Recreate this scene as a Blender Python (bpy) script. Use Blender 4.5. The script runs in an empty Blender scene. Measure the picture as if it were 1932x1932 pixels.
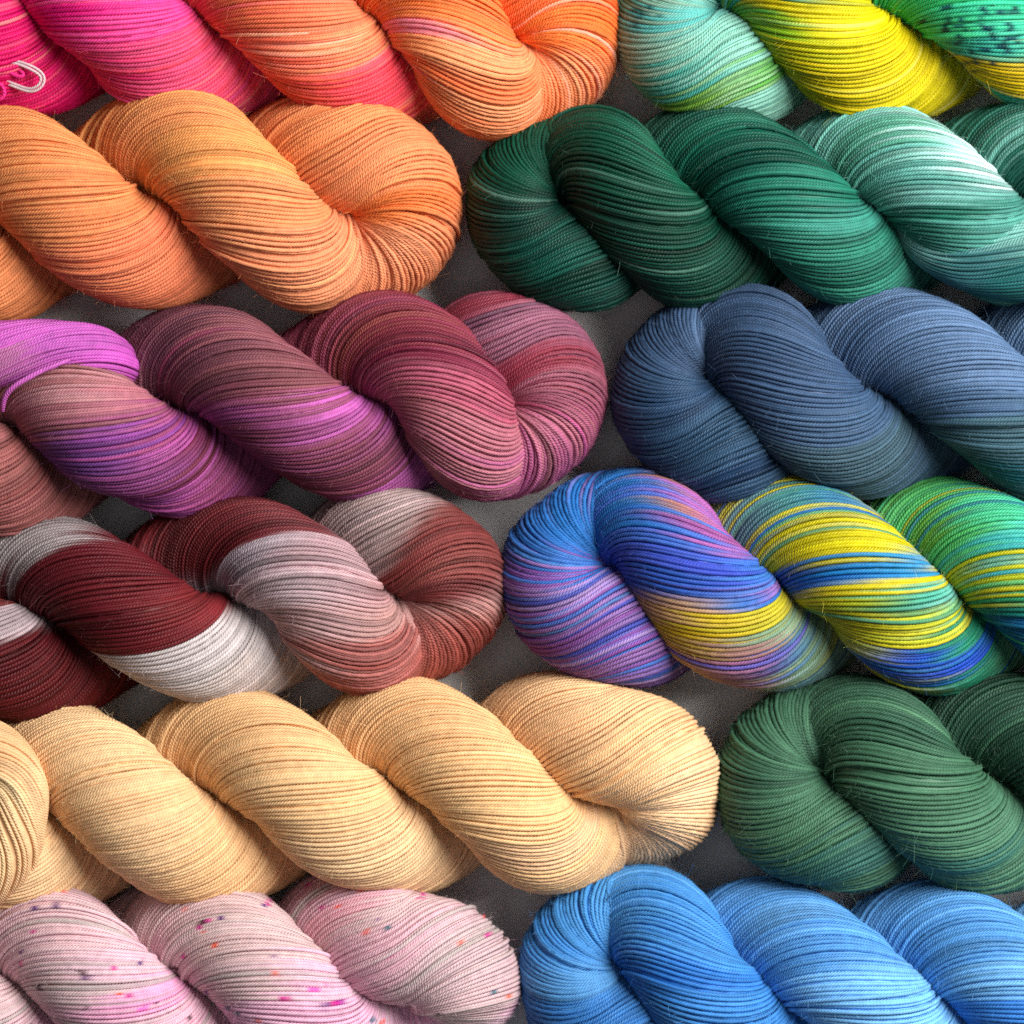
import bpy, math, random
import numpy as np
from mathutils import Vector

# ------------------------------------------------------------------ camera, world, light, exposure
# Layout unit: 1 unit u = 0.155 mm (a twelve-skein flat lay about 30 cm wide); x right, y up, z off the table.
S = 0.30 / 1932.0
CX, CY = 966.0, -966.0
ZA = 196.0                     # height of the skein axes above the table, in u
sc = bpy.context.scene
cam_d = bpy.data.cameras.new("camera")
cam = bpy.data.objects.new("camera", cam_d)
sc.collection.objects.link(cam)
CAM_H = 1.10
cam.location = (0, 0, ZA * S + CAM_H)
cam.rotation_euler = (0, 0, 0)
cam_d.sensor_width = 36
cam_d.lens = 36 * CAM_H / 0.30
cam_d.clip_start = 0.02
cam_d.clip_end = 20
cam_d.dof.use_dof = True
cam_d.dof.focus_distance = CAM_H - 0.021
cam_d.dof.aperture_fstop = 5.2
sc.camera = cam

world = bpy.data.worlds.new("World")
sc.world = world
world.use_nodes = True
bg = world.node_tree.nodes["Background"]
bg.inputs[0].default_value = (0.86, 0.92, 1.0, 1)
bg.inputs[1].default_value = 0.06

def area(name, loc, target, size, power, col):
    d = bpy.data.lights.new(name, 'AREA')
    d.shape = 'RECTANGLE'
    d.size, d.size_y = size
    d.energy = power
    d.color = col
    o = bpy.data.objects.new(name, d)
    sc.collection.objects.link(o)
    o.location = loc
    o.rotation_euler = (Vector(target) - Vector(loc)).to_track_quat('-Z', 'Y').to_euler()
    return o

area("window_light", (0.60, 0.33, 0.75), (0, 0, 0.02), (0.60, 0.60), 20.5, (1.0, 0.975, 0.94))
area("fill_light", (-0.10, -0.12, 1.35), (0, 0, 0.02), (0.6, 0.6), 0.9, (0.95, 0.97, 1.0))  # added overhead fill lamp, lightens the gaps between the skeins

sc.view_settings.view_transform = 'Standard'
sc.view_settings.look = 'None'
sc.view_settings.gamma = 1.0
sc.view_settings.exposure = 0.12
sc.cycles.max_bounces = 8
sc.cycles.diffuse_bounces = 5
sc.cycles.use_denoising = False
sc.cycles.sample_clamp_indirect = 1.0
sc.cycles.adaptive_threshold = 0.004

# ------------------------------------------------------------------ materials
def mat_yarn():
    m = bpy.data.materials.new("dyed_wool_yarn")
    m.use_nodes = True
    nt = m.node_tree
    N, L = nt.nodes, nt.links
    b = N["Principled BSDF"]
    at = N.new("ShaderNodeAttribute"); at.attribute_name = "dye"
    uv = N.new("ShaderNodeUVMap"); uv.uv_map = "twist"
    sep = N.new("ShaderNodeSeparateXYZ"); L.new(uv.outputs[0], sep.inputs[0])
    mul = N.new("ShaderNodeMath"); mul.operation = 'MULTIPLY_ADD'
    L.new(sep.outputs[0], mul.inputs[0]); mul.inputs[1].default_value = -4.0; L.new(sep.outputs[1], mul.inputs[2])
    tau = N.new("ShaderNodeMath"); tau.operation = 'MULTIPLY'; tau.inputs[1].default_value = 2 * math.pi
    L.new(mul.outputs[0], tau.inputs[0])
    sn = N.new("ShaderNodeMath"); sn.operation = 'SINE'; L.new(tau.outputs[0], sn.inputs[0])
    # fibres: fine noise stretched along the plies
    tc = N.new("ShaderNodeTexCoord")
    nz = N.new("ShaderNodeTexNoise"); nz.inputs["Scale"].default_value = 1500.0
    nz.inputs["Detail"].default_value = 3.0
    L.new(tc.outputs["Object"], nz.inputs["Vector"])
    add = N.new("ShaderNodeMath"); add.operation = 'MULTIPLY_ADD'
    L.new(nz.outputs[0], add.inputs[0]); add.inputs[1].default_value = 1.2; L.new(sn.outputs[0], add.inputs[2])
    bump = N.new("ShaderNodeBump"); bump.inputs["Strength"].default_value = 0.5
    bump.inputs["Distance"].default_value = 0.00016
    L.new(add.outputs[0], bump.inputs["Height"])
    L.new(bump.outputs[0], b.inputs["Normal"])
    # ply shading in the colour: grooves darker, crowns lighter; noise adds uneven dye uptake
    mr = N.new("ShaderNodeMapRange"); mr.inputs[1].default_value = -1; mr.inputs[2].default_value = 1
    mr.inputs[3].default_value = 0.84; mr.inputs[4].default_value = 1.10
    L.new(sn.outputs[0], mr.inputs[0])
    nz2 = N.new("ShaderNodeTexNoise"); nz2.inputs["Scale"].default_value = 420.0; nz2.inputs["Detail"].default_value = 3.0
    L.new(tc.outputs["Object"], nz2.inputs["Vector"])
    mr2 = N.new("ShaderNodeMapRange"); mr2.inputs[1].default_value = 0.3; mr2.inputs[2].default_value = 0.7
    mr2.inputs[3].default_value = 0.88; mr2.inputs[4].default_value = 1.1
    L.new(nz2.outputs[0], mr2.inputs[0])
    mm = N.new("ShaderNodeMath"); mm.operation = 'MULTIPLY'
    L.new(mr.outputs[0], mm.inputs[0]); L.new(mr2.outputs[0], mm.inputs[1])
    vm = N.new("ShaderNodeVectorMath"); vm.operation = 'SCALE'
    L.new(at.outputs["Color"], vm.inputs[0]); L.new(mm.outputs[0], vm.inputs["Scale"])
    L.new(vm.outputs[0], b.inputs["Base Color"])
    b.inputs["Roughness"].default_value = 0.5
    b.inputs["Specular IOR Level"].default_value = 0.24
    return m

def mat_simple(name, col, rough):
    m = bpy.data.materials.new(name)
    m.use_nodes = True
    nt = m.node_tree
    b = nt.nodes["Principled BSDF"]
    tc = nt.nodes.new("ShaderNodeTexCoord")
    nz = nt.nodes.new("ShaderNodeTexNoise"); nz.inputs["Scale"].default_value = 60.0; nz.inputs["Detail"].default_value = 6.0
    nt.links.new(tc.outputs["Object"], nz.inputs["Vector"])
    mx = nt.nodes.new("ShaderNodeMix"); mx.data_type = 'RGBA'
    mx.inputs[6].default_value = (*[c * 0.93 for c in col], 1)
    mx.inputs[7].default_value = (*[min(1, c * 1.05) for c in col], 1)
    nt.links.new(nz.outputs[0], mx.inputs[0])
    nt.links.new(mx.outputs[2], b.inputs["Base Color"])
    bp = nt.nodes.new("ShaderNodeBump"); bp.inputs["Strength"].default_value = 0.15; bp.inputs["Distance"].default_value = 0.0004
    nt.links.new(nz.outputs[0], bp.inputs["Height"]); nt.links.new(bp.outputs[0], b.inputs["Normal"])
    b.inputs["Roughness"].default_value = rough
    return m

def mat_fibre():
    m = bpy.data.materials.new("loose_fibre")
    m.use_nodes = True
    nt = m.node_tree
    b = nt.nodes["Principled BSDF"]
    at = nt.nodes.new("ShaderNodeAttribute"); at.attribute_name = "dye"
    nt.links.new(at.outputs["Color"], b.inputs["Base Color"])
    b.inputs["Roughness"].default_value = 0.6
    return m

YARN = mat_yarn()
FIBRE = mat_fibre()
TABLE = mat_simple("white_tabletop", (0.74, 0.73, 0.72), 0.6)

# ------------------------------------------------------------------ helpers
def to_world(p):
    q = np.empty_like(p)
    q[..., 0] = (p[..., 0] - CX) * S
    q[..., 1] = (p[..., 1] - CY) * S
    q[..., 2] = p[..., 2] * S
    return q

def lin(c):
    c = np.asarray(c, float) / 255.0
    return np.where(c <= 0.04045, c / 12.92, ((c + 0.055) / 1.055) ** 2.4)

def pchip(xk, yk, x, zero_ends=True):
    xk = np.asarray(xk, float); yk = np.asarray(yk, float)
    h = np.diff(xk); d = np.diff(yk) / h
    m = np.zeros_like(yk)
    for i in range(1, len(xk) - 1):
        if d[i - 1] * d[i] > 0:
            w1, w2 = 2 * h[i] + h[i - 1], h[i] + 2 * h[i - 1]
            m[i] = (w1 + w2) / (w1 / d[i - 1] + w2 / d[i])
    if not zero_ends:
        m[0], m[-1] = d[0], d[-1]
    i = np.clip(np.searchsorted(xk, x) - 1, 0, len(h) - 1)
    t = (x - xk[i]) / h[i]
    t2, t3 = t * t, t * t * t
    return ((2 * t3 - 3 * t2 + 1) * yk[i] + (t3 - 2 * t2 + t) * h[i] * m[i]
            + (-2 * t3 + 3 * t2) * yk[i + 1] + (t3 - t2) * h[i] * m[i + 1])

class Noise2:
    """smooth noise on (a, b): a wraps with period na cells, b runs along"""
    def __init__(self, rng, na, nb):
        self.g = rng.normal(0, 1, (na, nb + 3)); self.na, self.nb = na, nb
    def __call__(self, a, b):
        a = np.mod(a, self.na); b = np.clip(b, 0, self.nb)
        i = np.floor(a).astype(int) % self.na; j = np.floor(b).astype(int)
        fa = a - np.floor(a); fb = b - j
        fa = fa * fa * (3 - 2 * fa); fb = fb * fb * (3 - 2 * fb)
        i1 = (i + 1) % self.na
        g = self.g
        return (g[i, j] * (1 - fa) + g[i1, j] * fa) * (1 - fb) + (g[i, j + 1] * (1 - fa) + g[i1, j + 1] * fa) * fb

def resample(P, ds):
    d = np.linalg.norm(np.diff(P, axis=0), axis=1)
    s = np.concatenate([[0], np.cumsum(d)])
    n = max(4, int(s[-1] / ds))
    t = np.linspace(0, s[-1], n + 1)
    return np.stack([np.interp(t, s, P[:, k]) for k in range(P.shape[1])], 1), t

def smooth(P, k, closed=False):
    w = np.hanning(2 * k + 3)[1:-1]; w /= w.sum()
    if closed:
        Q = np.concatenate([P[-k:], P, P[:k]])
    else:
        Q = np.concatenate([2 * P[0] - P[k:0:-1], P, 2 * P[-1] - P[-2:-k - 2:-1]])
    return np.stack([np.convolve(Q[:, c], w, 'valid') for c in range(P.shape[1])], 1)

def frames(P):
    T = np.gradient(P, axis=0); T /= np.linalg.norm(T, axis=1)[:, None]
    U = np.zeros_like(P)
    u = np.cross(T[0], (0, 0, 1.0)); u /= np.linalg.norm(u)
    for i in range(len(P)):
        u = u - T[i] * u.dot(T[i]); u = u / np.linalg.norm(u); U[i] = u
    return T, U, np.cross(T, U)

def link(o, parent=None):
    sc.collection.objects.link(o)
    if parent is not None:
        o.parent = parent
    return o

def mesh_obj(name, verts, faces, mat, parent, dye=None, uv=None):
    """verts (n,3) in world metres, faces (m,4) quads"""
    me = bpy.data.meshes.new(name)
    nf = len(faces)
    me.vertices.add(len(verts)); me.vertices.foreach_set("co", np.ascontiguousarray(verts, dtype=np.float32).ravel())
    k = faces.shape[1]
    me.loops.add(nf * k); me.loops.foreach_set("vertex_index", np.ascontiguousarray(faces, dtype=np.int32).ravel())
    me.polygons.add(nf); me.polygons.foreach_set("loop_start", np.arange(0, nf * k, k, dtype=np.int32))
    me.polygons.foreach_set("use_smooth", np.ones(nf, dtype=bool))
    if uv is not None:
        l = me.uv_layers.new(name="twist"); l.uv.foreach_set("vector", np.ascontiguousarray(uv, dtype=np.float32).ravel())
    if dye is not None:
        a = me.attributes.new("dye", 'FLOAT_COLOR', 'POINT')
        c = np.ones((len(verts), 4), np.float32); c[:, :3] = dye
        a.data.foreach_set("color", c.ravel())
    me.update(calc_edges=True)
    me.materials.append(mat)
    return link(bpy.data.objects.new(name, me), parent)

TW_PERIOD = 6.2
def tube(C, rad, sides):
    """rings round the path C (n,3) -> verts (n,sides,3)"""
    T = np.gradient(C, axis=0); T /= np.linalg.norm(T, axis=1)[:, None] + 1e-9
    up = np.tile(np.array([0.05, 0.1, 1.0]), (len(C), 1))
    a = np.cross(T, up); a /= np.linalg.norm(a, axis=1)[:, None] + 1e-9
    b = np.cross(a, T)
    th = np.arange(sides) * 2 * math.pi / sides
    return C[:, None, :] + rad * (np.cos(th)[None, :, None] * a[:, None, :] + np.sin(th)[None, :, None] * b[:, None, :])

def yarn_obj(name, C, keep, rad, sides, dye, parent, mat=YARN, s_len=None):
    """one yarn: tube round C where keep is set; C in layout units"""
    n = len(C)
    if keep.sum() < 3:
        return None
    V = tube(C, rad, sides)
    seg = keep[:-1] & keep[1:]
    used = np.zeros(n, bool); used[:-1] |= seg; used[1:] |= seg
    if not seg.any():
        return None
    new = np.cumsum(used) - 1
    i = np.nonzero(seg)[0]
    s = np.concatenate([[0], np.cumsum(np.linalg.norm(np.diff(C, axis=0), axis=1))]) / TW_PERIOD
    k = np.arange(sides); k1 = (k + 1) % sides
    a = new[i][:, None] * sides; b = new[i + 1][:, None] * sides
    F = np.stack([a + k, b + k, b + k1, a + k1], -1).reshape(-1, 4)
    u0 = np.broadcast_to(k / sides, (len(i), sides)); u1 = u0 + 1.0 / sides
    v0 = np.broadcast_to(s[i][:, None], (len(i), sides)); v1 = np.broadcast_to(s[i + 1][:, None], (len(i), sides))
    uv = np.stack([np.stack([u0, v0], -1), np.stack([u0, v1], -1), np.stack([u1, v1], -1), np.stack([u1, v0], -1)], 2)
    W = to_world(V[used]).reshape(-1, 3)
    d = np.repeat(dye[used], sides, axis=0)
    return mesh_obj(name, W, F, mat, parent, d, uv.reshape(-1, 2))

# ------------------------------------------------------------------ dye
GAIN = 0.92
def dlin(c):
    return lin(c) ** 1.13
YSLOPE = 0.17
def dye_lookup(pts, x, y, power=-3.0):
    """colour of the dye at (x, y) from hand-dyed patches (px, py, rgb): patches run along the yarn"""
    px = np.array([p[0] for p in pts], float); py = -np.array([p[1] for p in pts], float)
    col = np.array([dlin(p[2]) for p in pts])
    dx = x[:, None] - px; dy = y[:, None] - py - YSLOPE * dx
    d2 = (dx / 2.6) ** 2 + dy ** 2 + 30.0
    w = (d2 / 100.0) ** power
    return (w @ col) / w.sum(1)[:, None]

# ------------------------------------------------------------------ one twisted skein
DS = 12.0
def centre_line(sp):
    xs = [p[0] for p in sp['phase']]; ph = [p[1] for p in sp['phase']]
    x = np.linspace(xs[0], xs[-1], 700)
    phi = np.radians(pchip(xs, ph, x))
    ax = np.array(sp['axis'], float)
    ay = -pchip(ax[:, 0], ax[:, 1], x, False) if len(ax) > 2 else -np.interp(x, ax[:, 0], ax[:, 1])
    R = sp['R'] * 1.035; a = R * sp.get('ratio', 0.48); r = R - a
    z0 = sp.get('z', ZA)
    axis = np.stack([x, ay, np.full_like(x, z0)], 1)
    off = np.stack([0 * x, np.cos(phi), np.sin(phi)], 1)
    A = axis + a * off; B = axis - a * off
    psi = np.linspace(0, math.pi, 40)[1:-1]
    ex = np.array([1.0, 0, 0])
    def turn(c, d, sgn):
        return c + a * (np.cos(psi)[:, None] * d + sgn * np.sin(psi)[:, None] * ex)
    hd = turn(axis[-1], off[-1], 1); tl = turn(axis[0], -off[0], -1)
    P = np.concatenate([A, hd, B[::-1], tl])
    i_head = len(A) + len(psi) // 2 if sp['head'] == 'R' else len(P) - len(psi) // 2
    i_cut = len(P) - len(psi) // 2 if sp['head'] == 'R' else len(A) + len(psi) // 2
    deg = np.degrees(phi)
    ka = 2 * np.round((deg - 90) / 360.0); kb = 2 * np.round((deg - 270) / 360.0) + 1
    n2 = len(psi) // 2
    K = np.concatenate([ka, np.full(n2, ka[-1]), np.full(len(psi) - n2, kb[-1]), kb[::-1],
                        np.full(n2, kb[0]), np.full(len(psi) - n2, ka[0])])
    P = np.roll(P, -i_cut, axis=0); K = np.roll(K, -i_cut)          # the loop is opened at the tail
    i_head = (i_head - i_cut) % len(P)
    Q = np.concatenate([P, P[:1]])
    QK = np.concatenate([K, K[:1]])
    Q4, s = resample(Q, sp.get('ds', DS))
    d = np.concatenate([[0], np.cumsum(np.linalg.norm(np.diff(Q, axis=0), axis=1))])
    Kr = QK[np.clip(np.searchsorted(d, s), 0, len(QK) - 1)]
    Q4 = smooth(Q4, 3)
    return Q4, s, Kr, r, a, z0, d[i_head]

def make_skein(sp):
    rng = np.random.default_rng(sp['seed'])
    P, s, K, r, a, z0, s_head = centre_line(sp)
    n = len(P); T, U, V = frames(P)
    root = bpy.data.objects.new(sp['name'], None)
    root.empty_display_size = 0.02
    link(root)
    root['label'] = sp['label']; root['category'] = 'yarn skein'; root['group'] = 'twisted skeins of yarn laid in two columns'
    flat = sp.get('flat', 1.0)
    tw0 = sp.get('twist', -0.0145)
    boost = sp.get('boost', 0.3)
    wtw = 1 + boost * np.exp(-((s - s_head) / 170.0) ** 4)             # the fold is wound tighter
    for kq, amt in sp.get('tight', {}).items():
        mk = np.nonzero(K == kq)[0]
        sf = s[mk[np.argmax(P[mk, 2])]]
        wtw = wtw + amt * np.exp(-((s - sf) / 170.0) ** 4)
    TW = np.cumsum(wtw) * sp.get('ds', DS) * tw0
    TW = TW - np.interp(s_head, s, TW)
    YR = sp.get('yarn_r', 4.15)
    Ltot = s[-1]
    nclump = Noise2(rng, 26, int(Ltot / 260)); nfine = Noise2(rng, 60, int(Ltot / 150)); nbig = Noise2(rng, 5, int(Ltot / 200))
    nshift = Noise2(rng, 34, int(Ltot / 330))
    nbunch = Noise2(rng, 11, int(Ltot / 280))
    colj = Noise2(rng, 97, int(Ltot / 170)); tonal = Noise2(rng, 61, int(Ltot / 230))
    cum_k = np.unique(K)
    sub = slice(None, None, 3)
    Psub, ssub = P[sub], s[sub]
    st = sp.get('tonal', (0.10, None, 0))
    shade = np.ones(3)

    def colour(j, nz, Q, jit):
        """dye along one yarn; j = yarn index 0..1 of the way round"""
        out = np.zeros((n, 3))
        jy = jit * (colj(np.full(n, j * 97.0), s / 170.0))
        jx = rng.normal(0, jit * 3.0)
        # dye soaks along the strand: every pass over a lobe is read at the height where the strand crosses its crown
        Y = Q[:, 1].copy(); up = nz > -0.15
        cut = np.nonzero((np.diff(up.astype(int)) != 0) | (np.diff(K) != 0))[0] + 1
        for seg in np.split(np.arange(n), cut):
            if len(seg) > 2 and up[seg[0]]:
                q = seg[np.argmax(nz[seg])]
                cw = sp.get('crown', 0.8)
                Y[seg] = (1 - cw) * Y[seg] + cw * (Q[q, 1] + YSLOPE * (Q[seg, 0] - Q[q, 0]))
        for k in cum_k:
            mk = K == k
            pts = sp['dye'].get(int(k))
            if pts is None:
                ks = sorted(sp['dye'], key=lambda q: (abs(q - k), q)); pts = sp['dye'][ks[0]]
            if isinstance(pts, dict):
                band = np.zeros(mk.sum(), int)
                for ln_ in pts['lines']:
                    lx = [p[0] for p in ln_]; ly = [-p[1] for p in ln_]
                    band += (np.maximum(Y[mk], Q[mk, 1] - 22) + rng.normal(0, 2.5)) < np.interp(Q[mk, 0], lx, ly)
                res = np.zeros((mk.sum(), 3))
                for b_ in range(len(pts['sets'])):
                    h_ = band == b_
                    if h_.any():
                        res[h_] = dye_lookup(pts['sets'][b_], Q[mk, 0][h_] + jx, Y[mk][h_] + jy[mk][h_])
                out[mk] = res
                continue
            out[mk] = dye_lookup(pts, Q[mk, 0] + jx, Y[mk] + jy[mk] + rng.normal(0, jit * 0.5), sp.get('sharp', -3.0))
            pal = sp.get('mix', {}).get(int(k))
            if pal and jit and rng.random() < pal[0]:
                out[mk] = dlin(pal[1][rng.integers(len(pal[1]))]) * 0.85 + out[mk] * 0.15
        if 'kgain' in sp:
            out = out * np.array([sp['kgain'].get(int(k), 0.8) for k in K])[:, None]
        out = smooth(out, 2)
        tn = tonal(np.full(n, j * 61.0), s / 230.0)
        out = out * (1 + st[0] * tn)[:, None]
        if st[1] is not None:
            w = np.clip((tn - st[3]) * st[2], 0, 1)[:, None] * 0.8
            out = out * (1 - w) + dlin(st[1]) * w
        for (sx, sy, sw, shh, c, *kl) in sp.get('spots', []):
            if jit and rng.random() < 0.12: continue
            sx = sx + rng.normal(0, sw * 0.35)
            e = ((Q[:, 0] - sx) / sw) ** 2 + ((Q[:, 1] + sy - YSLOPE * (Q[:, 0] - sx)) / shh) ** 2
            w = (np.exp(-e ** 3) * (Q[:, 2] > z0) * (K == kl[0] if kl else 1.0) * 0.95)[:, None]
            out = out * (1 - w) + dlin(c) * w
        return np.clip(out * GAIN * sp.get('gain', 1.0), 0.002, 0.92)

    def place(theta, rho):
        Q = P + rho[:, None] * (np.cos(theta)[:, None] * U + np.sin(theta)[:, None] * V)
        nrm = np.cos(theta)[:, None] * U + np.sin(theta)[:, None] * V
        Q[:, 2] = z0 + (Q[:, 2] - z0) * flat
        return Q, nrm

    def visible(Q, nrm, lim):
        keep = nrm[:, 2] > lim
        far = np.abs(s[:, None] - ssub[None, :]); far = np.minimum(far, Ltot - far) > 2.6 * r
        Zs = Psub.copy(); Zs[:, 2] = z0 + (Zs[:, 2] - z0) * flat
        D = Q[:, None, :] - Zs[None]; D[..., 2] /= flat
        d = np.sqrt((D ** 2).sum(-1)); d = np.where(far, d, 1e9)
        return keep & (d.min(1) > r * 0.87)

    # inner bundle of yarn that the outer yarns lie on
    ns = 44
    th = np.linspace(0, 2 * math.pi, ns, endpoint=False)
    idx = np.arange(0, n, 2)
    ring = np.zeros((len(idx), ns, 3)); dy = np.zeros((len(idx), ns, 3))
    for q in range(ns):
        ang = th[q] + TW
        big = 1 + 0.052 * nbig(np.full(n, q / ns * 5), s / 200.0)
        Q, nr = place(ang, (r - 1.4 * YR) * big)
        ring[:, q] = Q[idx]; dy[:, q] = colour(q / ns, nr[:, 2], Q, 0)[idx]
    kk = np.arange(ns); k1 = (kk + 1) % ns
    i0 = np.arange(len(idx))[:, None] * ns; i1 = ((np.arange(len(idx)) + 1) % len(idx))[:, None] * ns
    F = np.stack([i0 + kk, i1 + kk, i1 + k1, i0 + k1], -1).reshape(-1, 4)
    uvc = np.zeros((len(F) * 4, 2))
    mesh_obj("inner_bundle", to_world(ring).reshape(-1, 3), F, YARN, root, dy.reshape(-1, 3), uvc)

    tips = []
    def lay(count, depth, sides, stride, jitter, prof, lim):
        for j in range(count):
            f = (j + rng.uniform(-0.09, 0.09)) / count
            sh = 0.012 * nshift(np.full(n, f * 34), s / 330.0) + 0.042 * nbunch(np.full(n, f * 11), s / 280.0) + jitter * nfine(np.full(n, f * 60), s / 150.0)
            ang = 2 * math.pi * f + TW + sh
            big = 1 + 0.052 * nbig(np.full(n, f * 5), s / 200.0)
            rho = (r - depth) * big + prof * nclump(np.full(n, f * 26), s / 260.0) + rng.normal(0, 0.45)
            if rng.random() < 0.05:
                rho = rho + 2.6
            if sides > 5 and rng.random() < 0.045:          # a strand that wanders over its neighbours
                ang = ang + rng.uniform(0.15, 0.4) * np.sin(s / rng.uniform(180, 420) + rng.uniform(0, 6))
                rho = rho + 3.0
            Q, nr = place(ang, rho)
            keep = visible(Q, nr, lim)
            inf = (Q[:, 0] > -60) & (Q[:, 0] < 1992) & (Q[:, 1] < 60) & (Q[:, 1] > -1992)
            show = keep.copy(); show[1:] |= keep[:-1]; show[:-1] |= keep[1:]
            step = np.where(inf & show, stride, 5)
            sel = (np.arange(n) % step) == 0
            keep = np.ones(n, bool)
            c = colour(f, nr[:, 2], Q, sp.get('jit', 9.0))
            yr = YR * rng.uniform(0.93, 1.06)
            yarn_obj("yarn", Q[sel], keep[sel], yr, sides, c[sel], root)
            if sides > 5:
                g = np.nonzero(show & inf & (nr[:, 2] > -0.3))[0]
                if len(g):
                    tips.append((Q[g] + nr[g] * yr * 0.8, nr[g], T[g], c[g]))
    per = 2 * math.pi * r / math.sqrt(1 + (tw0 * r) ** 2)              # yarns run aslant round the strand
    lay(int(per / (YR * 2 * 0.87)), YR, 6, 1, 0.003, 1.1, -0.30)
    lay(int(per / (YR * 2 * 1.0)), YR * 1.5, 4, 1, 0.014, 2.0, -0.10)

    # fuzz: loose fibres standing off the yarn
    Tp = np.concatenate([t[0] for t in tips]); Tn = np.concatenate([t[1] for t in tips])
    Tt = np.concatenate([t[2] for t in tips]); Tc = np.concatenate([t[3] for t in tips])
    nfz = sp.get('fuzz', 9000)
    pick = rng.integers(0, len(Tp), nfz)
    p = Tp[pick]; nn = Tn[pick]; tt = Tt[pick] * rng.choice([-1, 1], nfz)[:, None]
    ln = np.where(rng.random(nfz) < 0.02, rng.uniform(10, 24, nfz), rng.gamma(1.8, 2.7, nfz).clip(2.5, 14))[:, None]
    side = np.cross(nn, tt)
    d1 = tt * rng.uniform(0.0, 1, nfz)[:, None] + nn * rng.uniform(0.2, 1.0, nfz)[:, None] + side * rng.normal(0, 0.7, nfz)[:, None]
    d2 = d1 + rng.normal(0, 1.0, (nfz, 3))
    pts = np.stack([p, p + d1 * ln * 0.5, p + (d1 + d2) * ln * 0.5], 1)
    wv = np.cross(d1, rng.normal(0, 1, (nfz, 3))); wv *= 0.13 / (np.linalg.norm(wv, axis=1)[:, None] + 1e-9)
    VV = np.stack([pts - wv[:, None], pts + wv[:, None]], 2)
    base = (np.arange(nfz) * 6)[:, None]; sg = np.arange(2)[None] * 2
    F = np.stack([base + sg, base + sg + 2, base + sg + 3, base + sg + 1], -1).reshape(-1, 4)
    o = mesh_obj("loose_fibres", to_world(VV).reshape(-1, 3), F, FIBRE, root, np.repeat(np.clip(Tc[pick] * 1.2 + 0.02, 0, 0.9), 6, 0))
    o['kind'] = 'stuff'
    return root

# ------------------------------------------------------------------ the table
def make_table():
    n = 40; w = 0.42
    g = np.linspace(-w, w, n)
    X, Y = np.meshgrid(g, g, indexing='ij')
    V = np.stack([X, Y, np.zeros_like(X)], -1).reshape(-1, 3)
    i, j = np.meshgrid(np.arange(n - 1), np.arange(n - 1), indexing='ij')
    a = (i * n + j).ravel()
    F = np.stack([a, a + n, a + n + 1, a + 1], 1)
    o = mesh_obj("table_surface", V, F, TABLE, None)
    o['kind'] = 'structure'
make_table()

# ------------------------------------------------------------------ the twelve skeins
HEAD = {}
def right_head(lobes, head_x, end, tail_x):
    """lobes: x of each strand crossing in front, left to right; the fold is at the right"""
    ph = [(x, 90 + 180 * k) for k, x in enumerate(lobes)]
    pitch = (lobes[-1] - lobes[0]) / (len(lobes) - 1)
    ph.append((head_x, ph[-1][1] - 90 + end))
    x = lobes[0]; k = 0
    pre = []
    while x - pitch > tail_x:
        x -= pitch; k -= 1
        pre.insert(0, (x, 90 + 180 * k))
    pre.insert(0, (tail_x, (pre[0][1] if pre else 90) - 60))
    return pre + ph

def left_head(lobes, head_x, start, tail_x):
    ph = [(head_x, start)] + [(x, 90 + 180 * k) for k, x in enumerate(lobes)]
    pitch = (lobes[-1] - lobes[0]) / (len(lobes) - 1)
    x = lobes[-1]; k = len(lobes) - 1
    while x + pitch < tail_x:
        x += pitch; k += 1
        ph.append((x, 90 + 180 * k))
    ph.append((tail_x, ph[-1][1] + 60))
    return ph

SKEINS = []
def skein(**k):
    k['head'] = 'L' if k['phase'][0][0] > 300 else 'R'
    k['seed'] = 11 + 7 * len(SKEINS)
    SKEINS.append(k)

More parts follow.
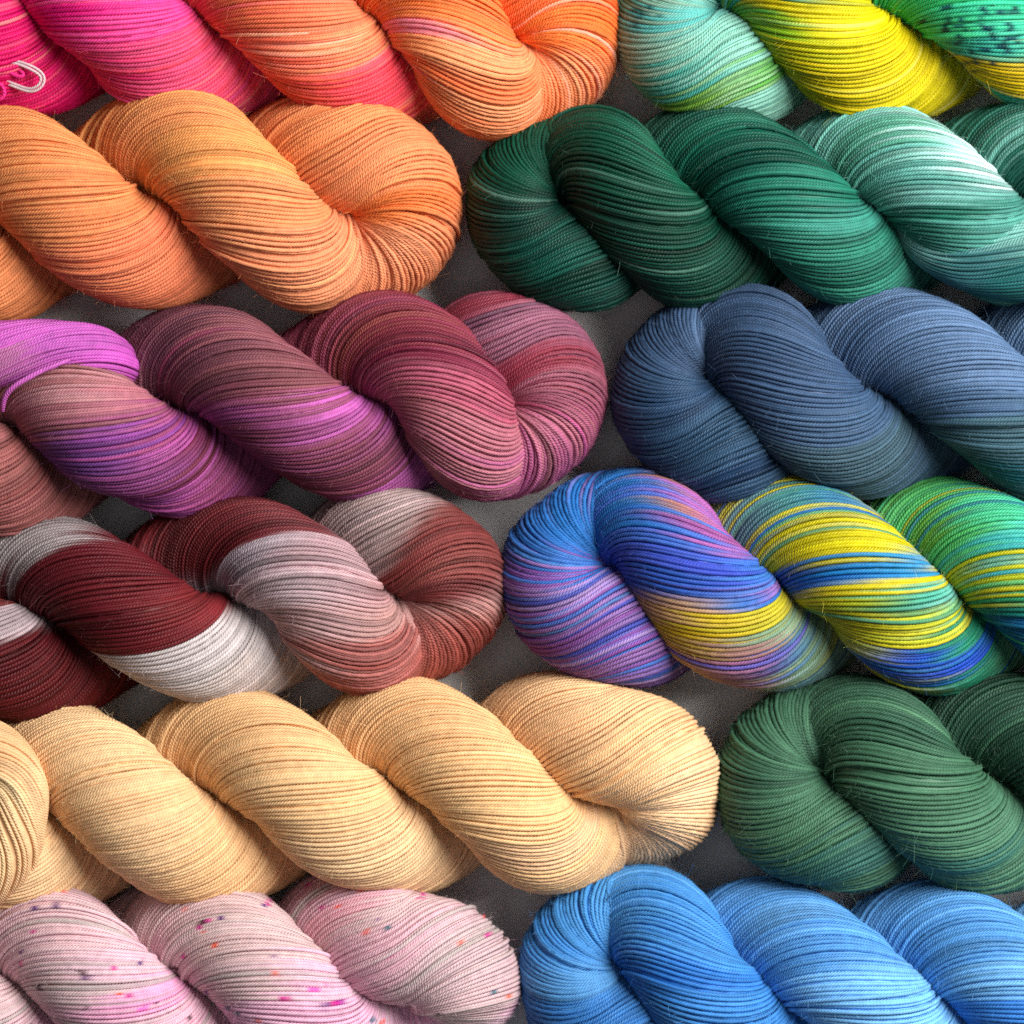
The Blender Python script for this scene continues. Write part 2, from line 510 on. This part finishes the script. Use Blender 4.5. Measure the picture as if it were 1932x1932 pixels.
_r = random.Random(5)
SPOTS_GREEN = []
for _ in range(130):
    _x = _r.uniform(1715, 1990); _t = _r.random()
    _y = 20 + 122 * _t ** 0.75 + _r.uniform(-8, 8) - 0.05 * (_x - 1800)
    SPOTS_GREEN.append((_x, _y, _r.uniform(4, 8), _r.uniform(3, 4.2), _r.choice([(10, 62, 84), (16, 84, 96), (8, 48, 66)]), 1))
for _ in range(10):
    SPOTS_GREEN.append((_r.uniform(1190, 1280), _r.uniform(15, 60), 9, 4, (20, 110, 110)))
MG, PU, OR, TE, MA = (205, 10, 145), (86, 10, 120), (240, 90, 45), (24, 105, 122), (72, 10, 40)
SPK = [(_r.uniform(0, 960), _r.uniform(1670, 1930), _r.uniform(4, 8), 4, _r.choice([MG, PU, OR, TE, MA, MG, PU])) for _ in range(34)]
SPOTS_PINK = [(q[0], q[1], q[2] * 0.62, 4.4, q[4]) for q in SPK + [(394, 1726, 15, 6, MA), (384, 1734, 12, 5, MG), (410, 1722, 10, 4, MG), (425, 1718, 10, 5, PU), (511, 1698, 12, 5, MG), (505, 1699, 7, 4, PU),
    (420, 1767, 9, 4, OR), (400, 1767, 9, 4, (220, 60, 60)), (395, 1745, 7, 4, OR), (179, 1810, 12, 6, MA), (190, 1821, 11, 5, PU), (97, 1846, 12, 5, MA), (117, 1836, 9, 4, OR),
    (230, 1805, 9, 4, (240, 80, 160)), (517, 1882, 12, 6, TE), (462, 1891, 10, 5, TE), (625, 1876, 20, 6, PU), (640, 1872, 16, 5, MG), (548, 1860, 16, 4, MG), (343, 1926, 14, 6, PU),
    (330, 1930, 10, 4, MG), (342, 1815, 9, 4, MA), (912, 1724, 8, 7, (235, 50, 20)), (874, 1759, 9, 7, OR), (796, 1684, 10, 6, MG), (933, 1860, 8, 6, TE), (955, 1871, 10, 9, (240, 110, 70)),
    (617, 1701, 8, 8, MG), (584, 1672, 8, 6, MG), (650, 1869, 16, 5, (170, 10, 160)), (722, 1920, 9, 6, OR), (705, 1912, 8, 5, TE), (60, 1800, 8, 4, (235, 120, 170)), (250, 1850, 8, 4, OR),
    (500, 1905, 8, 4, OR), (445, 1880, 10, 4, TE), (600, 1845, 14, 4, (240, 90, 190)), (290, 1880, 16, 5, (235, 120, 200)), (700, 1740, 9, 5, (230, 110, 100)), (830, 1900, 8, 6, MA)]]

skein(name='yarn_skein', label='hot pink to orange skein in the top left corner',
      phase=right_head([195, 535, 850], 973, 205, -420), axis=[(-420, -10), (300, 22), (700, 45), (973, 62)], R=197, z=ZA - 14,
      jit=14, tonal=(0.12, (250, 185, 165), 0.7, 0.9),
      dye={-1: [(20, 130, (225, 25, 115)), (100, 200, (190, 5, 70)), (-200, 50, (225, 20, 120))],
           0: [(150, 20, (245, 60, 160)), (300, 60, (248, 90, 168)), (100, 60, (240, 30, 140)), (300, 150, (240, 95, 140)), (430, 190, (235, 70, 95)), (400, 120, (245, 95, 130)), (220, 190, (230, 50, 120))],
           1: [(420, 30, (240, 106, 102)), (520, 40, (245, 131, 92)), (600, 100, (246, 158, 114)), (560, 170, (250, 111, 87)), (690, 170, (250, 91, 107)), (480, 120, (245, 116, 92)), (700, 210, (250, 76, 112))],
           2: [(800, 30, (250, 136, 72)), (850, 60, (250, 148, 84)), (800, 92, (250, 146, 162)), (870, 120, (248, 171, 122)), (780, 140, (250, 156, 102)), (950, 200, (245, 141, 92)), (850, 240, (240, 111, 57))],
           3: [(1000, 10, (250, 118, 64)), (1090, 60, (247, 134, 66)), (1080, 180, (240, 124, 74)), (1140, 120, (235, 111, 52))]})

skein(name='yarn_skein', gain=0.9, label='aqua, yellow and speckled green skein in the top right corner',
      phase=left_head([1515, 1840], 1352, -25, 2350), axis=[(1352, 42), (1700, 36), (2350, 20)], R=186, z=ZA - 14,
      jit=10, tonal=(0.10, (200, 230, 210), 0.5, 1.2),
      dye={-1: [(1190, 40, (150, 190, 170)), (1250, 60, (105, 200, 195)), (1200, 110, (165, 210, 190)), (1250, 150, (90, 190, 175)), (1350, 130, (155, 212, 195)), (1300, 205, (140, 195, 80)), (1390, 185, (155, 200, 150)), (1450, 170, (110, 185, 90))],
           0: [(1360, 20, (58, 168, 154)), (1385, 52, (98, 178, 74)), (1450, 40, (216, 204, 24)), (1600, 60, (230, 214, 14)), (1500, 120, (203, 200, 24)), (1600, 150, (224, 204, 19)), (1680, 180, (213, 196, 14)), (1560, 210, (198, 190, 19)), (1420, 100, (138, 188, 44))],
           1: [(1720, 20, (60, 195, 120)), (1850, 40, (70, 210, 165)), (1750, 90, (75, 205, 140)), (1850, 110, (75, 195, 170)), (1800, 128, (55, 170, 150)), (1800, 158, (228, 195, 10)), (1900, 165, (215, 186, 10)), (1850, 190, (215, 186, 10))],
           2: [(2000, 50, (60, 190, 150))]},
      spots=SPOTS_GREEN, ds=6.0)

skein(name='yarn_skein', label='soft orange skein beneath the pink one, left column',
      phase=right_head([130, 462], 667, 208, -480), axis=[(-480, 412), (90, 398), (340, 368), (667, 388)], R=203,
      tonal=(0.10, (250, 195, 130), 0.35, 1.0),
      dye={-1: [(60, 560, (232, 150, 100))],
           0: [(50, 300, (242, 160, 103)), (150, 400, (240, 156, 103)), (250, 520, (238, 143, 103)), (200, 585, (238, 98, 113)), (300, 570, (238, 108, 108))],
           1: [(300, 220, (240, 163, 108)), (400, 300, (246, 174, 108)), (500, 400, (242, 164, 113)), (600, 500, (242, 160, 118)), (550, 580, (235, 146, 100))],
           2: [(600, 250, (242, 156, 103)), (760, 300, (242, 156, 108)), (720, 420, (235, 133, 73)), (800, 480, (236, 140, 90))]})

skein(name='yarn_skein', kgain={-1: 0.52, 0: 0.55, 1: 0.68, 2: 0.92, 3: 0.85}, label='dark bottle green skein fading to pale mint, right column',
      phase=left_head([1190, 1485, 1775], 1068, -25, 2420), axis=[(1068, 395), (1500, 387), (2420, 385)], R=190,
      jit=12, tonal=(0.24, (150, 195, 178), 0.3, 1.0),
      dye={-1: [(920, 400, (4, 76, 64)), (970, 300, (24, 109, 84)), (1000, 450, (8, 94, 80)), (1000, 505, (40, 126, 108)), (1100, 540, (4, 89, 74))],
           0: [(1080, 250, (20, 109, 85)), (1150, 240, (25, 114, 90)), (1200, 330, (10, 96, 76)), (1250, 300, (40, 134, 105)), (1200, 420, (2, 84, 68)), (1300, 420, (12, 102, 82)), (1330, 530, (12, 96, 78))],
           1: [(1340, 250, (35, 125, 103)), (1400, 300, (17, 98, 82)), (1500, 380, (52, 148, 126)), (1600, 420, (78, 168, 151)), (1560, 490, (62, 152, 130)), (1550, 540, (42, 132, 110))],
           2: [(1560, 250, (95, 160, 143)), (1640, 250, (100, 175, 153)), (1800, 270, (190, 230, 223)), (1850, 290, (215, 240, 238)), (1720, 330, (115, 188, 176)), (1780, 380, (120, 178, 170)), (1800, 420, (42, 122, 105)), (1860, 420, (95, 165, 153))],
           3: [(1850, 220, (112, 172, 160)), (1900, 250, (122, 182, 170)), (1900, 330, (45, 120, 103)), (2000, 400, (90, 150, 148))]})

skein(name='yarn_skein', gain=0.98, label='plum and mauve skein streaked with magenta, left column',
      phase=right_head([190, 522, 850], 947, 200, -420), axis=[(-420, 850), (0, 818), (150, 803), (320, 780), (600, 757), (947, 746)], R=194, z=ZA + 2,
      jit=14, tonal=(0.20, (108, 62, 84), 0.5, 0.5),
      dye={-1: [(60, 800, (172, 112, 112)), (50, 900, (168, 105, 102)), (150, 960, (148, 82, 80))],
           0: [(130, 700, (182, 122, 126)), (180, 740, (205, 152, 156)), (250, 740, (196, 128, 140)), (120, 800, (182, 118, 128)), (200, 790, (190, 120, 140)), (300, 790, (176, 96, 140)), (250, 832, (160, 84, 168)), (180, 870, (126, 76, 146)), (330, 862, (182, 92, 160)), (300, 915, (152, 80, 138)), (430, 890, (122, 52, 78)), (400, 840, (168, 84, 130))],
           1: [(300, 640, (152, 78, 104)), (380, 600, (162, 88, 112)), (350, 660, (112, 68, 84)), (450, 640, (158, 98, 106)), (430, 670, (128, 78, 92)), (480, 700, (148, 92, 100)), (560, 720, (158, 98, 106)), (500, 750, (146, 84, 100)), (620, 750, (170, 96, 132)), (450, 792, (162, 84, 142)), (690, 782, (208, 114, 192)), (710, 808, (186, 100, 168)), (560, 815, (162, 84, 138)), (600, 850, (146, 78, 112)), (480, 830, (136, 72, 96)), (650, 880, (132, 70, 88)), (720, 910, (152, 78, 114))],
           2: [(640, 610, (158, 84, 84)), (720, 640, (144, 64, 78)), (680, 700, (158, 74, 98)), (760, 700, (168, 94, 112)), (800, 680, (142, 48, 78)), (860, 740, (192, 103, 127)), (800, 790, (177, 108, 118)), (900, 820, (192, 123, 137)), (850, 900, (174, 104, 122)), (960, 880, (196, 113, 152)), (1010, 900, (197, 84, 152))],
           3: [(880, 600, (138, 94, 116)), (950, 620, (163, 109, 131)), (1020, 640, (153, 99, 121)), (1000, 690, (148, 60, 78)), (1080, 720, (163, 99, 116)), (1050, 800, (144, 64, 88)), (1080, 850, (131, 64, 82)), (1110, 760, (158, 90, 112))]})

skein(name='yarn_skein', gain=0.76, label='slate blue skein below the dark green one',
      phase=left_head([1490, 1835], 1354, -25, 2420), axis=[(1354, 744), (1700, 746), (2420, 760)], R=199, z=ZA + 2,
      jit=8, tonal=(0.14, (130, 160, 195), 0.3, 1.1),
      dye={-1: [(1200, 700, (68, 99, 133)), (1230, 620, (78, 109, 138)), (1200, 800, (58, 89, 124)), (1300, 850, (64, 99, 130)), (1380, 920, (48, 81, 118))],
           0: [(1330, 620, (80, 107, 142)), (1450, 580, (86, 113, 148)), (1430, 680, (76, 103, 138)), (1500, 750, (82, 111, 148)), (1600, 800, (88, 119, 154)), (1600, 890, (78, 109, 125)), (1580, 935, (88, 114, 108))],
           1: [(1650, 600, (86, 115, 152)), (1750, 640, (112, 143, 182)), (1850, 700, (118, 149, 188)), (1780, 760, (88, 119, 154)), (1880, 850, (82, 119, 134)), (1850, 910, (44, 109, 124))],  # paler upper right: light on the lobe, kept in the dye colour
           2: [(1900, 590, (100, 131, 165))]})

skein(name='yarn_skein', gain=0.82, label='burgundy and off-white banded skein, left column',
      phase=right_head([250, 605], 758, 205, -420), axis=[(-420, 1215), (100, 1165), (400, 1132), (758, 1106)], R=191, z=ZA + 2,
      jit=1.2, crown=0.5, tonal=(0.24, None, 0),
      dye={-1: {'lines': [[(-100, 1190), (0, 1165), (60, 1140)], [(-100, 1225), (0, 1212), (110, 1190)]],
                'sets': [[(10, 1120, (128, 60, 60)), (60, 1000, (204, 190, 190)), (20, 1040, (200, 186, 186))], [(20, 1190, (207, 187, 192))], [(45, 1240, (106, 28, 36)), (150, 1320, (108, 28, 30)), (60, 1300, (106, 26, 32))]]},
           0: {'lines': [[(0, 1102), (60, 1064), (120, 1036), (180, 1020), (260, 1014), (330, 1018), (400, 1034)], [(60, 1262), (180, 1240), (300, 1222), (400, 1190), (490, 1146), (560, 1110)]],
               'sets': [[(60, 1005, (196, 184, 184)), (120, 975, (212, 202, 202)), (180, 970, (217, 207, 207)), (270, 1000, (196, 182, 186))],
                        [(60, 1075, (120, 42, 52)), (200, 1042, (118, 34, 46)), (280, 1050, (120, 36, 46)), (250, 1120, (120, 40, 48)), (200, 1180, (104, 26, 38)), (380, 1140, (142, 54, 58)), (440, 1140, (146, 54, 60)), (180, 1222, (116, 34, 42)), (300, 1208, (118, 36, 44))],
                        [(300, 1250, (217, 207, 207)), (450, 1195, (222, 212, 212)), (200, 1262, (217, 207, 207)), (400, 1310, (217, 207, 202)), (550, 1250, (206, 190, 184)), (520, 1290, (210, 196, 190))]]},
           1: {'lines': [[(330, 1108), (390, 1066), (450, 1030), (520, 1010), (600, 1000), (700, 996)], [(480, 1235), (600, 1215), (700, 1195), (850, 1150)]],
               'sets': [[(340, 1010, (118, 40, 46)), (450, 952, (136, 56, 62)), (560, 955, (150, 74, 80)), (380, 1030, (122, 42, 48))],
                        [(430, 1040, (195, 180, 190)), (520, 1010, (207, 189, 198)), (620, 1020, (207, 172, 178)), (550, 1110, (207, 184, 190)), (650, 1090, (202, 170, 175)), (750, 1080, (205, 160, 162)), (620, 1170, (200, 163, 164)), (750, 1160, (210, 165, 160))],
                        [(600, 1235, (180, 114, 110)), (750, 1215, (190, 120, 115)), (700, 1270, (166, 86, 78)), (820, 1200, (180, 100, 92))]]},
           2: {'lines': [[(640, 1130), (720, 1062), (770, 1010), (830, 950), (860, 900)]],
               'sets': [[(680, 970, (192, 168, 168)), (740, 940, (202, 178, 178)), (700, 1000, (195, 170, 168))],
                        [(850, 960, (148, 80, 76)), (800, 1030, (144, 72, 70)), (760, 1040, (132, 62, 60)), (880, 1060, (152, 84, 80)), (860, 1120, (130, 62, 64)), (900, 1180, (116, 54, 52)), (860, 1240, (146, 74, 66))]]}})

BL, VI = (62, 125, 208), (170, 125, 190)
skein(name='yarn_skein', gain=0.9, label='multicolour skein of blue, violet and bright yellow bands',
      phase=left_head([1300, 1628, 1950], 1146, -30, 2420), axis=[(1146, 1086), (1600, 1105), (2420, 1115)], R=201, z=ZA + 6, yarn_r=4.4,
      crown=0.65, mix={-1: (0.6, [(62, 125, 208), (170, 125, 190), (150, 90, 170), (90, 145, 210), (176, 150, 206), (60, 90, 190)]), 0: (0.05, [(62, 125, 208), (120, 110, 200), (200, 180, 60)]), 1: (0.07, [(80, 160, 130), (205, 195, 40), (40, 120, 190)]), 2: (0.2, [(80, 190, 130), (190, 200, 50), (50, 160, 170), (30, 120, 140)])},
      jit=10, sharp=-4.0, tonal=(0.12, (150, 170, 215), 0.3, 1.2),
      dye={-1: [(1000, 1000, (60, 115, 195)), (1050, 950, (167, 122, 187)), (1090, 920, (162, 117, 182)), (960, 1030, (72, 86, 180)), (1000, 1050, (78, 134, 208)), (970, 1090, (122, 112, 192)), (1060, 1085, (70, 130, 212)), (1000, 1105, (170, 130, 190)), (1000, 1122, (70, 120, 205)), (1000, 1140, (142, 92, 172)), (1050, 1140, (177, 147, 207)), (1000, 1165, (90, 130, 200)), (1000, 1190, (152, 97, 167)), (1080, 1180, (167, 132, 197)), (1060, 1205, (150, 95, 170)), (1100, 1225, (85, 120, 200)), (1080, 1245, (160, 105, 175)), (1150, 1262, (80, 140, 205)), (1200, 1220, (142, 112, 192)), (1250, 1240, (92, 142, 192))],
           0: [(1110, 910, (167, 117, 182)), (1160, 900, (60, 140, 192)), (1220, 930, (42, 152, 212)), (1150, 980, (52, 132, 207)), (1290, 940, (187, 132, 112)), (1330, 970, (187, 112, 187)), (1380, 990, (187, 112, 182)), (1260, 1010, (82, 127, 217)), (1400, 1030, (82, 132, 217)), (1200, 1060, (77, 102, 202)), (1350, 1060, (72, 92, 202)), (1250, 1110, (57, 102, 192)), (1450, 1080, (82, 142, 217)), (1462, 1112, (172, 132, 202)), (1400, 1135, (62, 127, 207)), (1250, 1168, (202, 162, 122)), (1350, 1168, (217, 192, 30)), (1450, 1160, (207, 197, 60)), (1350, 1195, (217, 187, 30)), (1480, 1200, (142, 172, 142)), (1400, 1220, (162, 122, 122)), (1500, 1220, (92, 142, 172)), (1450, 1245, (94, 88, 168)), (1400, 1265, (172, 112, 152)), (1450, 1282, (202, 182, 20)), (1550, 1240, (132, 177, 60))],
           1: [(1420, 970, (100, 140, 150)), (1450, 950, (172, 172, 60)), (1550, 948, (60, 130, 172)), (1480, 965, (80, 150, 150)), (1500, 995, (207, 197, 25)), (1600, 1000, (217, 207, 20)), (1650, 1020, (222, 212, 20)), (1520, 1050, (202, 192, 30)), (1600, 1040, (212, 200, 22)), (1500, 1090, (32, 102, 182)), (1600, 1070, (37, 137, 202)), (1700, 1052, (60, 160, 212)), (1560, 1118, (212, 197, 30)), (1650, 1098, (227, 212, 20)), (1750, 1082, (237, 217, 20)), (1580, 1140, (172, 182, 40)), (1700, 1122, (90, 182, 162)), (1770, 1110, (132, 207, 192)), (1650, 1142, (92, 162, 112)), (1600, 1165, (192, 187, 30)), (1750, 1160, (202, 207, 50)), (1650, 1190, (207, 202, 50)), (1750, 1188, (202, 207, 80)), (1800, 1168, (122, 192, 152)), (1680, 1215, (192, 197, 50)), (1800, 1210, (42, 142, 112)), (1700, 1245, (32, 84, 184)), (1800, 1245, (32, 84, 194)), (1760, 1277, (150, 160, 40))],
           2: [(1680, 960, (42, 98, 164)), (1780, 950, (72, 142, 122)), (1720, 980, (112, 172, 62)), (1850, 970, (82, 202, 152)), (1920, 990, (92, 207, 192)), (1800, 1010, (92, 192, 112)), (1850, 1040, (62, 182, 192)), (1850, 1080, (182, 197, 42)), (1900, 1090, (212, 207, 42)), (1830, 1100, (202, 197, 32)), (1900, 1130, (62, 172, 122)), (1850, 1150, (32, 132, 132)), (1900, 1200, (32, 112, 162))],
           3: [(2100, 1100, (60, 150, 150))]})

skein(name='yarn_skein', gain=1.06, label='pale cream yellow skein, left column',
      phase=right_head([260, 590, 922], 1160, 228, -420), axis=[(-420, 1535), (200, 1520), (700, 1487), (1160, 1474)], R=201, z=ZA + 4,
      tight={0: 0.45}, tonal=(0.06, (250, 222, 175), 0.35, 0.9),
      dye={0: [(300, 1450, (242, 203, 157)), (300, 1600, (242, 205, 161)), (420, 1600, (240, 196, 147))],  # tan lobe edges and bright fold end: shade and light tinted into the dye
           1: [(450, 1340, (236, 192, 143)), (590, 1480, (244, 204, 155)), (700, 1620, (240, 204, 161))],
           2: [(760, 1330, (236, 192, 143)), (920, 1480, (244, 202, 151)), (1100, 1670, (236, 196, 155))],
           3: [(1050, 1330, (238, 194, 149)), (1200, 1450, (244, 202, 155)), (1320, 1450, (246, 208, 167))]})

skein(name='yarn_skein', gain=0.8, label='forest green fuzzy skein below the multicolour one',
      phase=left_head([1712, 2062], 1555, -30, 2420), axis=[(1555, 1480), (2420, 1470)], R=202, z=ZA - 4, yarn_r=4.5, fuzz=15000,
      tonal=(0.16, (120, 170, 130), 0.3, 1.0),
      dye={-1: [(1400, 1450, (78, 124, 100)), (1500, 1550, (92, 140, 112)), (1550, 1640, (72, 126, 116)), (1450, 1340, (96, 140, 116))],
           0: [(1560, 1330, (84, 130, 104)), (1700, 1330, (68, 112, 90)), (1750, 1450, (88, 136, 108)), (1880, 1560, (98, 148, 120)), (1850, 1650, (72, 134, 124))],
           1: [(1850, 1330, (64, 105, 86)), (1900, 1400, (52, 92, 74))]})

skein(name='yarn_skein', gain=1.16, label='pale pink skein with dark and magenta speckles, bottom left',
      phase=right_head([205, 535], 776, 228, -420), axis=[(-420, 1862), (300, 1856), (776, 1848)], R=200, z=ZA - 6,
      jit=8, tonal=(0.10, (176, 168, 164), 0.7, 0.2),
      dye={0: [(100, 1760, (226, 192, 198)), (250, 1800, (232, 194, 208)), (150, 1850, (220, 190, 194)), (300, 1860, (236, 170, 206)), (300, 1910, (230, 186, 202))],
           1: [(400, 1690, (218, 188, 188)), (300, 1690, (226, 175, 192)), (480, 1760, (218, 190, 190)), (600, 1830, (230, 188, 208)), (550, 1900, (230, 182, 206)), (450, 1840, (218, 190, 192))],
           2: [(650, 1690, (224, 172, 184)), (760, 1700, (210, 182, 184)), (850, 1800, (212, 186, 190)), (900, 1880, (210, 180, 184)), (700, 1780, (222, 180, 192))]},
      spots=SPOTS_PINK, ds=5.5)

skein(name='yarn_skein', gain=1.12, label='sky blue skein in the bottom right corner',
      phase=left_head([1308, 1615, 1925], 1177, -25, 2420), axis=[(1177, 1838), (1600, 1868), (2420, 1878)], R=198, z=ZA - 8,
      tonal=(0.14, (140, 195, 240), 0.4, 0.9),
      dye={-1: [(1020, 1780, (80, 138, 192)), (1080, 1850, (96, 158, 212)), (1050, 1910, (66, 130, 196)), (1100, 1740, (80, 144, 198))],
           0: [(1220, 1680, (84, 152, 208)), (1300, 1760, (78, 148, 212)), (1250, 1840, (54, 124, 200)), (1350, 1880, (74, 144, 210))],
           1: [(1420, 1720, (96, 152, 202)), (1500, 1780, (92, 156, 216)), (1600, 1850, (124, 184, 234)), (1650, 1900, (128, 188, 236))],  # lighter lower right holds the lit side of the lobe in its dye
           2: [(1700, 1710, (80, 138, 192)), (1800, 1770, (92, 154, 210)), (1900, 1820, (118, 178, 226)), (1900, 1900, (68, 136, 211))]})


# ------------------------------------------------------------------ tucked ends, ties and stray yarns
def height(sp, x, y):
    """top of the skein above the point (x, y)"""
    P, s_, K, r, a, z0, sh = centre_line(sp)
    d2 = (P[:, 0] - x) ** 2 + (P[:, 1] - y) ** 2
    ok = d2 < r * r * 0.98
    return (P[ok, 2] + np.sqrt(r * r - d2[ok])).max() if ok.any() else 0.0

def spline(pts, ds):
    pts = np.array(pts, float)
    d = np.concatenate([[0], np.cumsum(np.linalg.norm(np.diff(pts, axis=0), axis=1))])
    t = np.linspace(0, d[-1], 400)
    Q = np.stack([pchip(d, pts[:, k], t, False) for k in range(pts.shape[1])], 1)
    Q, s_ = resample(Q, ds)
    return smooth(Q, 3) if len(Q) > 12 else Q

def tucked_end(root, sp, path, dye, tw, seed, count_scale=1.0):
    """a bundle of the skein's own yarns along a path of (px, py, z, radius)"""
    rng = np.random.default_rng(seed)
    p = np.array(path, float); p[:, 1] *= -1
    C = spline(p, 10.0); rad = C[:, 3]; C = C[:, :3]
    n = len(C); s_ = np.arange(n) * 10.0
    T, U, V = frames(C)
    YR = sp.get('yarn_r', 4.0)
    cnt = int(2 * math.pi * rad.max() / (YR * 2 * 1.0) * count_scale)
    nz = Noise2(rng, 16, int(s_[-1] / 120) + 1); nc = Noise2(rng, 30, int(s_[-1] / 150) + 1)
    ns = 24; idx = np.arange(n)
    def at(f, rho):
        th = 2 * math.pi * f + tw * s_
        return C + rho[:, None] * (np.cos(th)[:, None] * U + np.sin(th)[:, None] * V)
    ring = np.stack([at(q / ns, np.maximum(rad - 1.3 * YR, 2)) for q in range(ns)], 1)
    col = np.clip(dye_lookup(dye, ring[..., 0].ravel(), ring[..., 1].ravel()) * GAIN, 0.002, 0.9)
    kk = np.arange(ns); k1 = (kk + 1) % ns
    i0 = np.arange(n - 1)[:, None] * ns
    F = np.stack([i0 + kk, i0 + ns + kk, i0 + ns + k1, i0 + k1], -1).reshape(-1, 4)
    mesh_obj("inner_bundle", to_world(ring).reshape(-1, 3), F, YARN, root, col, np.zeros((len(F) * 4, 2)))
    for j in range(cnt):
        f = (j + rng.uniform(-0.25, 0.25)) / cnt
        rho = np.maximum(rad - YR + 2.0 * nz(np.full(n, f * 16), s_ / 120.0), 1.5)
        Q = at(f + 0.010 * nc(np.full(n, f * 30), s_ / 150.0), rho)
        c = dye_lookup(dye, Q[:, 0], Q[:, 1] + rng.normal(0, 8)) * (1 + 0.12 * nz(np.full(n, f * 16 + 7), s_ / 120.0))[:, None]
        yarn_obj("yarn", Q, np.ones(n, bool), YR * rng.uniform(0.95, 1.05), 6, np.clip(c * GAIN * sp.get('gain', 1.0), 0.002, 0.92), root)

def loose_yarn(root, name, pts, cols, rad=4.6, label=None, gain=1.0):
    """one single yarn along (px, py, z) with dye colours spread along it"""
    p = np.array(pts, float); p[:, 1] *= -1
    C = spline(p, 6.0)
    t = np.linspace(0, 1, len(C)); tk = np.linspace(0, 1, len(cols))
    cc = np.array([dlin(c) for c in cols])
    d = np.stack([np.interp(t, tk, cc[:, k]) for k in range(3)], 1) * GAIN * gain
    o = yarn_obj(name, C, np.ones(len(C), bool), rad, 8, np.clip(d, 0.002, 0.9), root)
    if label: o['label'] = label
    return o

def on_top(i, pts, lift=4.0):
    return [(x, y, height(SKEINS[i], x, -y) + lift) for x, y in pts]

ROOTS = [make_skein(sp) for sp in SKEINS]
PINK, AQUA, ORANGE, GREEN, MAUVE, SLATE, BURG, MULTI, CREAM, FOREST, SPECK, BLUE = range(12)

# white tie and pink loose loops at the tail of the pink skein
z = ZA + 110
for dx, dy, dz in ((0, 0, 0), (-5, 5, 3)):
    loose_yarn(ROOTS[PINK], "tie_loop", [(-40, 112 + dy, z - 20), (0, 120 + dy, z), (50, 130 + dy, z + 6), (84 + dx, 143 + dy, z + 6), (100 + dx, 160, z + 3), (92 + dx, 178 - dy, z), (72, 186 - dy, z - 4), (48, 178 - dy, z - 8), (18, 166 - dy, z - 14), (-30, 148, z - 30)],
               [(226, 196, 206), (232, 212, 212)], 2.7, 'white tie yarn looped at the tail')
HP = [(235, 30, 135), (240, 70, 150)]
loose_yarn(ROOTS[PINK], "loose_loop", [(-30, 120, z), (5, 135, z), (34, 150, z + 2), (56, 160, z), (63, 153, z), (48, 144, z - 3), (20, 132, z - 8), (-30, 125, z - 10)], HP, 3.8)
loose_yarn(ROOTS[PINK], "loose_loop", [(-30, 140, z + 4), (2, 152, z + 4), (12, 180, z), (4, 196, z - 2), (-30, 200, z - 8)], HP, 3.8)
loose_yarn(ROOTS[PINK], "loose_loop", [(-30, 160, z), (14, 168, z), (25, 188, z - 6), (16, 200, z - 8), (-20, 196, z - 12)], HP, 3.8)

# pale lower coil at the tail of the green skein
tucked_end(ROOTS[GREEN], SKEINS[GREEN], [(1690, 425, ZA + 60, 20), (1740, 462, ZA + 80, 46), (1830, 490, ZA + 100, 70), (1960, 500, ZA + 110, 80), (2140, 480, ZA + 90, 78), (2300, 440, ZA + 30, 60)],
           [(1800, 450, (150, 198, 188)), (1880, 452, (125, 182, 174)), (1800, 515, (70, 128, 132)), (1900, 540, (50, 116, 116)), (1750, 480, (110, 160, 158))], -0.004, 91)
# magenta end tucked over the tail of the plum skein
MGT = [(30, 640, (214, 112, 202)), (150, 640, (205, 108, 196)), (200, 690, (212, 104, 200)), (0, 700, (205, 130, 180)), (-100, 680, (190, 120, 160)), (60, 720, (220, 120, 208))]
tucked_end(ROOTS[MAUVE], SKEINS[MAUVE], [(-230, 720, ZA + 60, 60), (-90, 690, ZA + 112, 66), (30, 672, ZA + 128, 62), (130, 662, ZA + 126, 54), (198, 670, ZA + 104, 50), (222, 692, ZA + 50, 46), (222, 706, ZA - 10, 44)],
           MGT, -0.006, 92)
zk = ZA + 186
for dx, dy in ((0, 0), (12, -4), (-10, 6)):
    loose_yarn(ROOTS[MAUVE], "tie_yarn", [(140 + dx, 690 + dy, zk - 12), (100 + dx, 706 + dy, zk - 3), (66 + dx, 724 + dy, zk - 4), (40 + dx * 0.4, 742 + dy * 0.6, zk - 12), (28 + dx * 0.2, 760 + dy * 0.5, zk - 30), (22, 778, zk - 58)],
               [(222, 122, 208), (210, 112, 196)], 3.9)

# looped end of the cream skein and the yarn tied across it
CRM = [(0, 1400, (240, 196, 149)), (60, 1480, (244, 204, 159)), (20, 1620, (242, 202, 157))]
tucked_end(ROOTS[CREAM], SKEINS[CREAM], [(-260, 1390, ZA + 40, 60), (-110, 1392, ZA + 110, 64), (0, 1412, ZA + 146, 62), (52, 1480, ZA + 156, 60), (38, 1580, ZA + 146, 62), (-60, 1660, ZA + 110, 62), (-220, 1680, ZA + 40, 60)],
           CRM, -0.012, 93)

print("TRIS", sum(len(o.data.polygons) * 2 for o in sc.objects if o.type == 'MESH'), "OBJ", len(sc.objects))
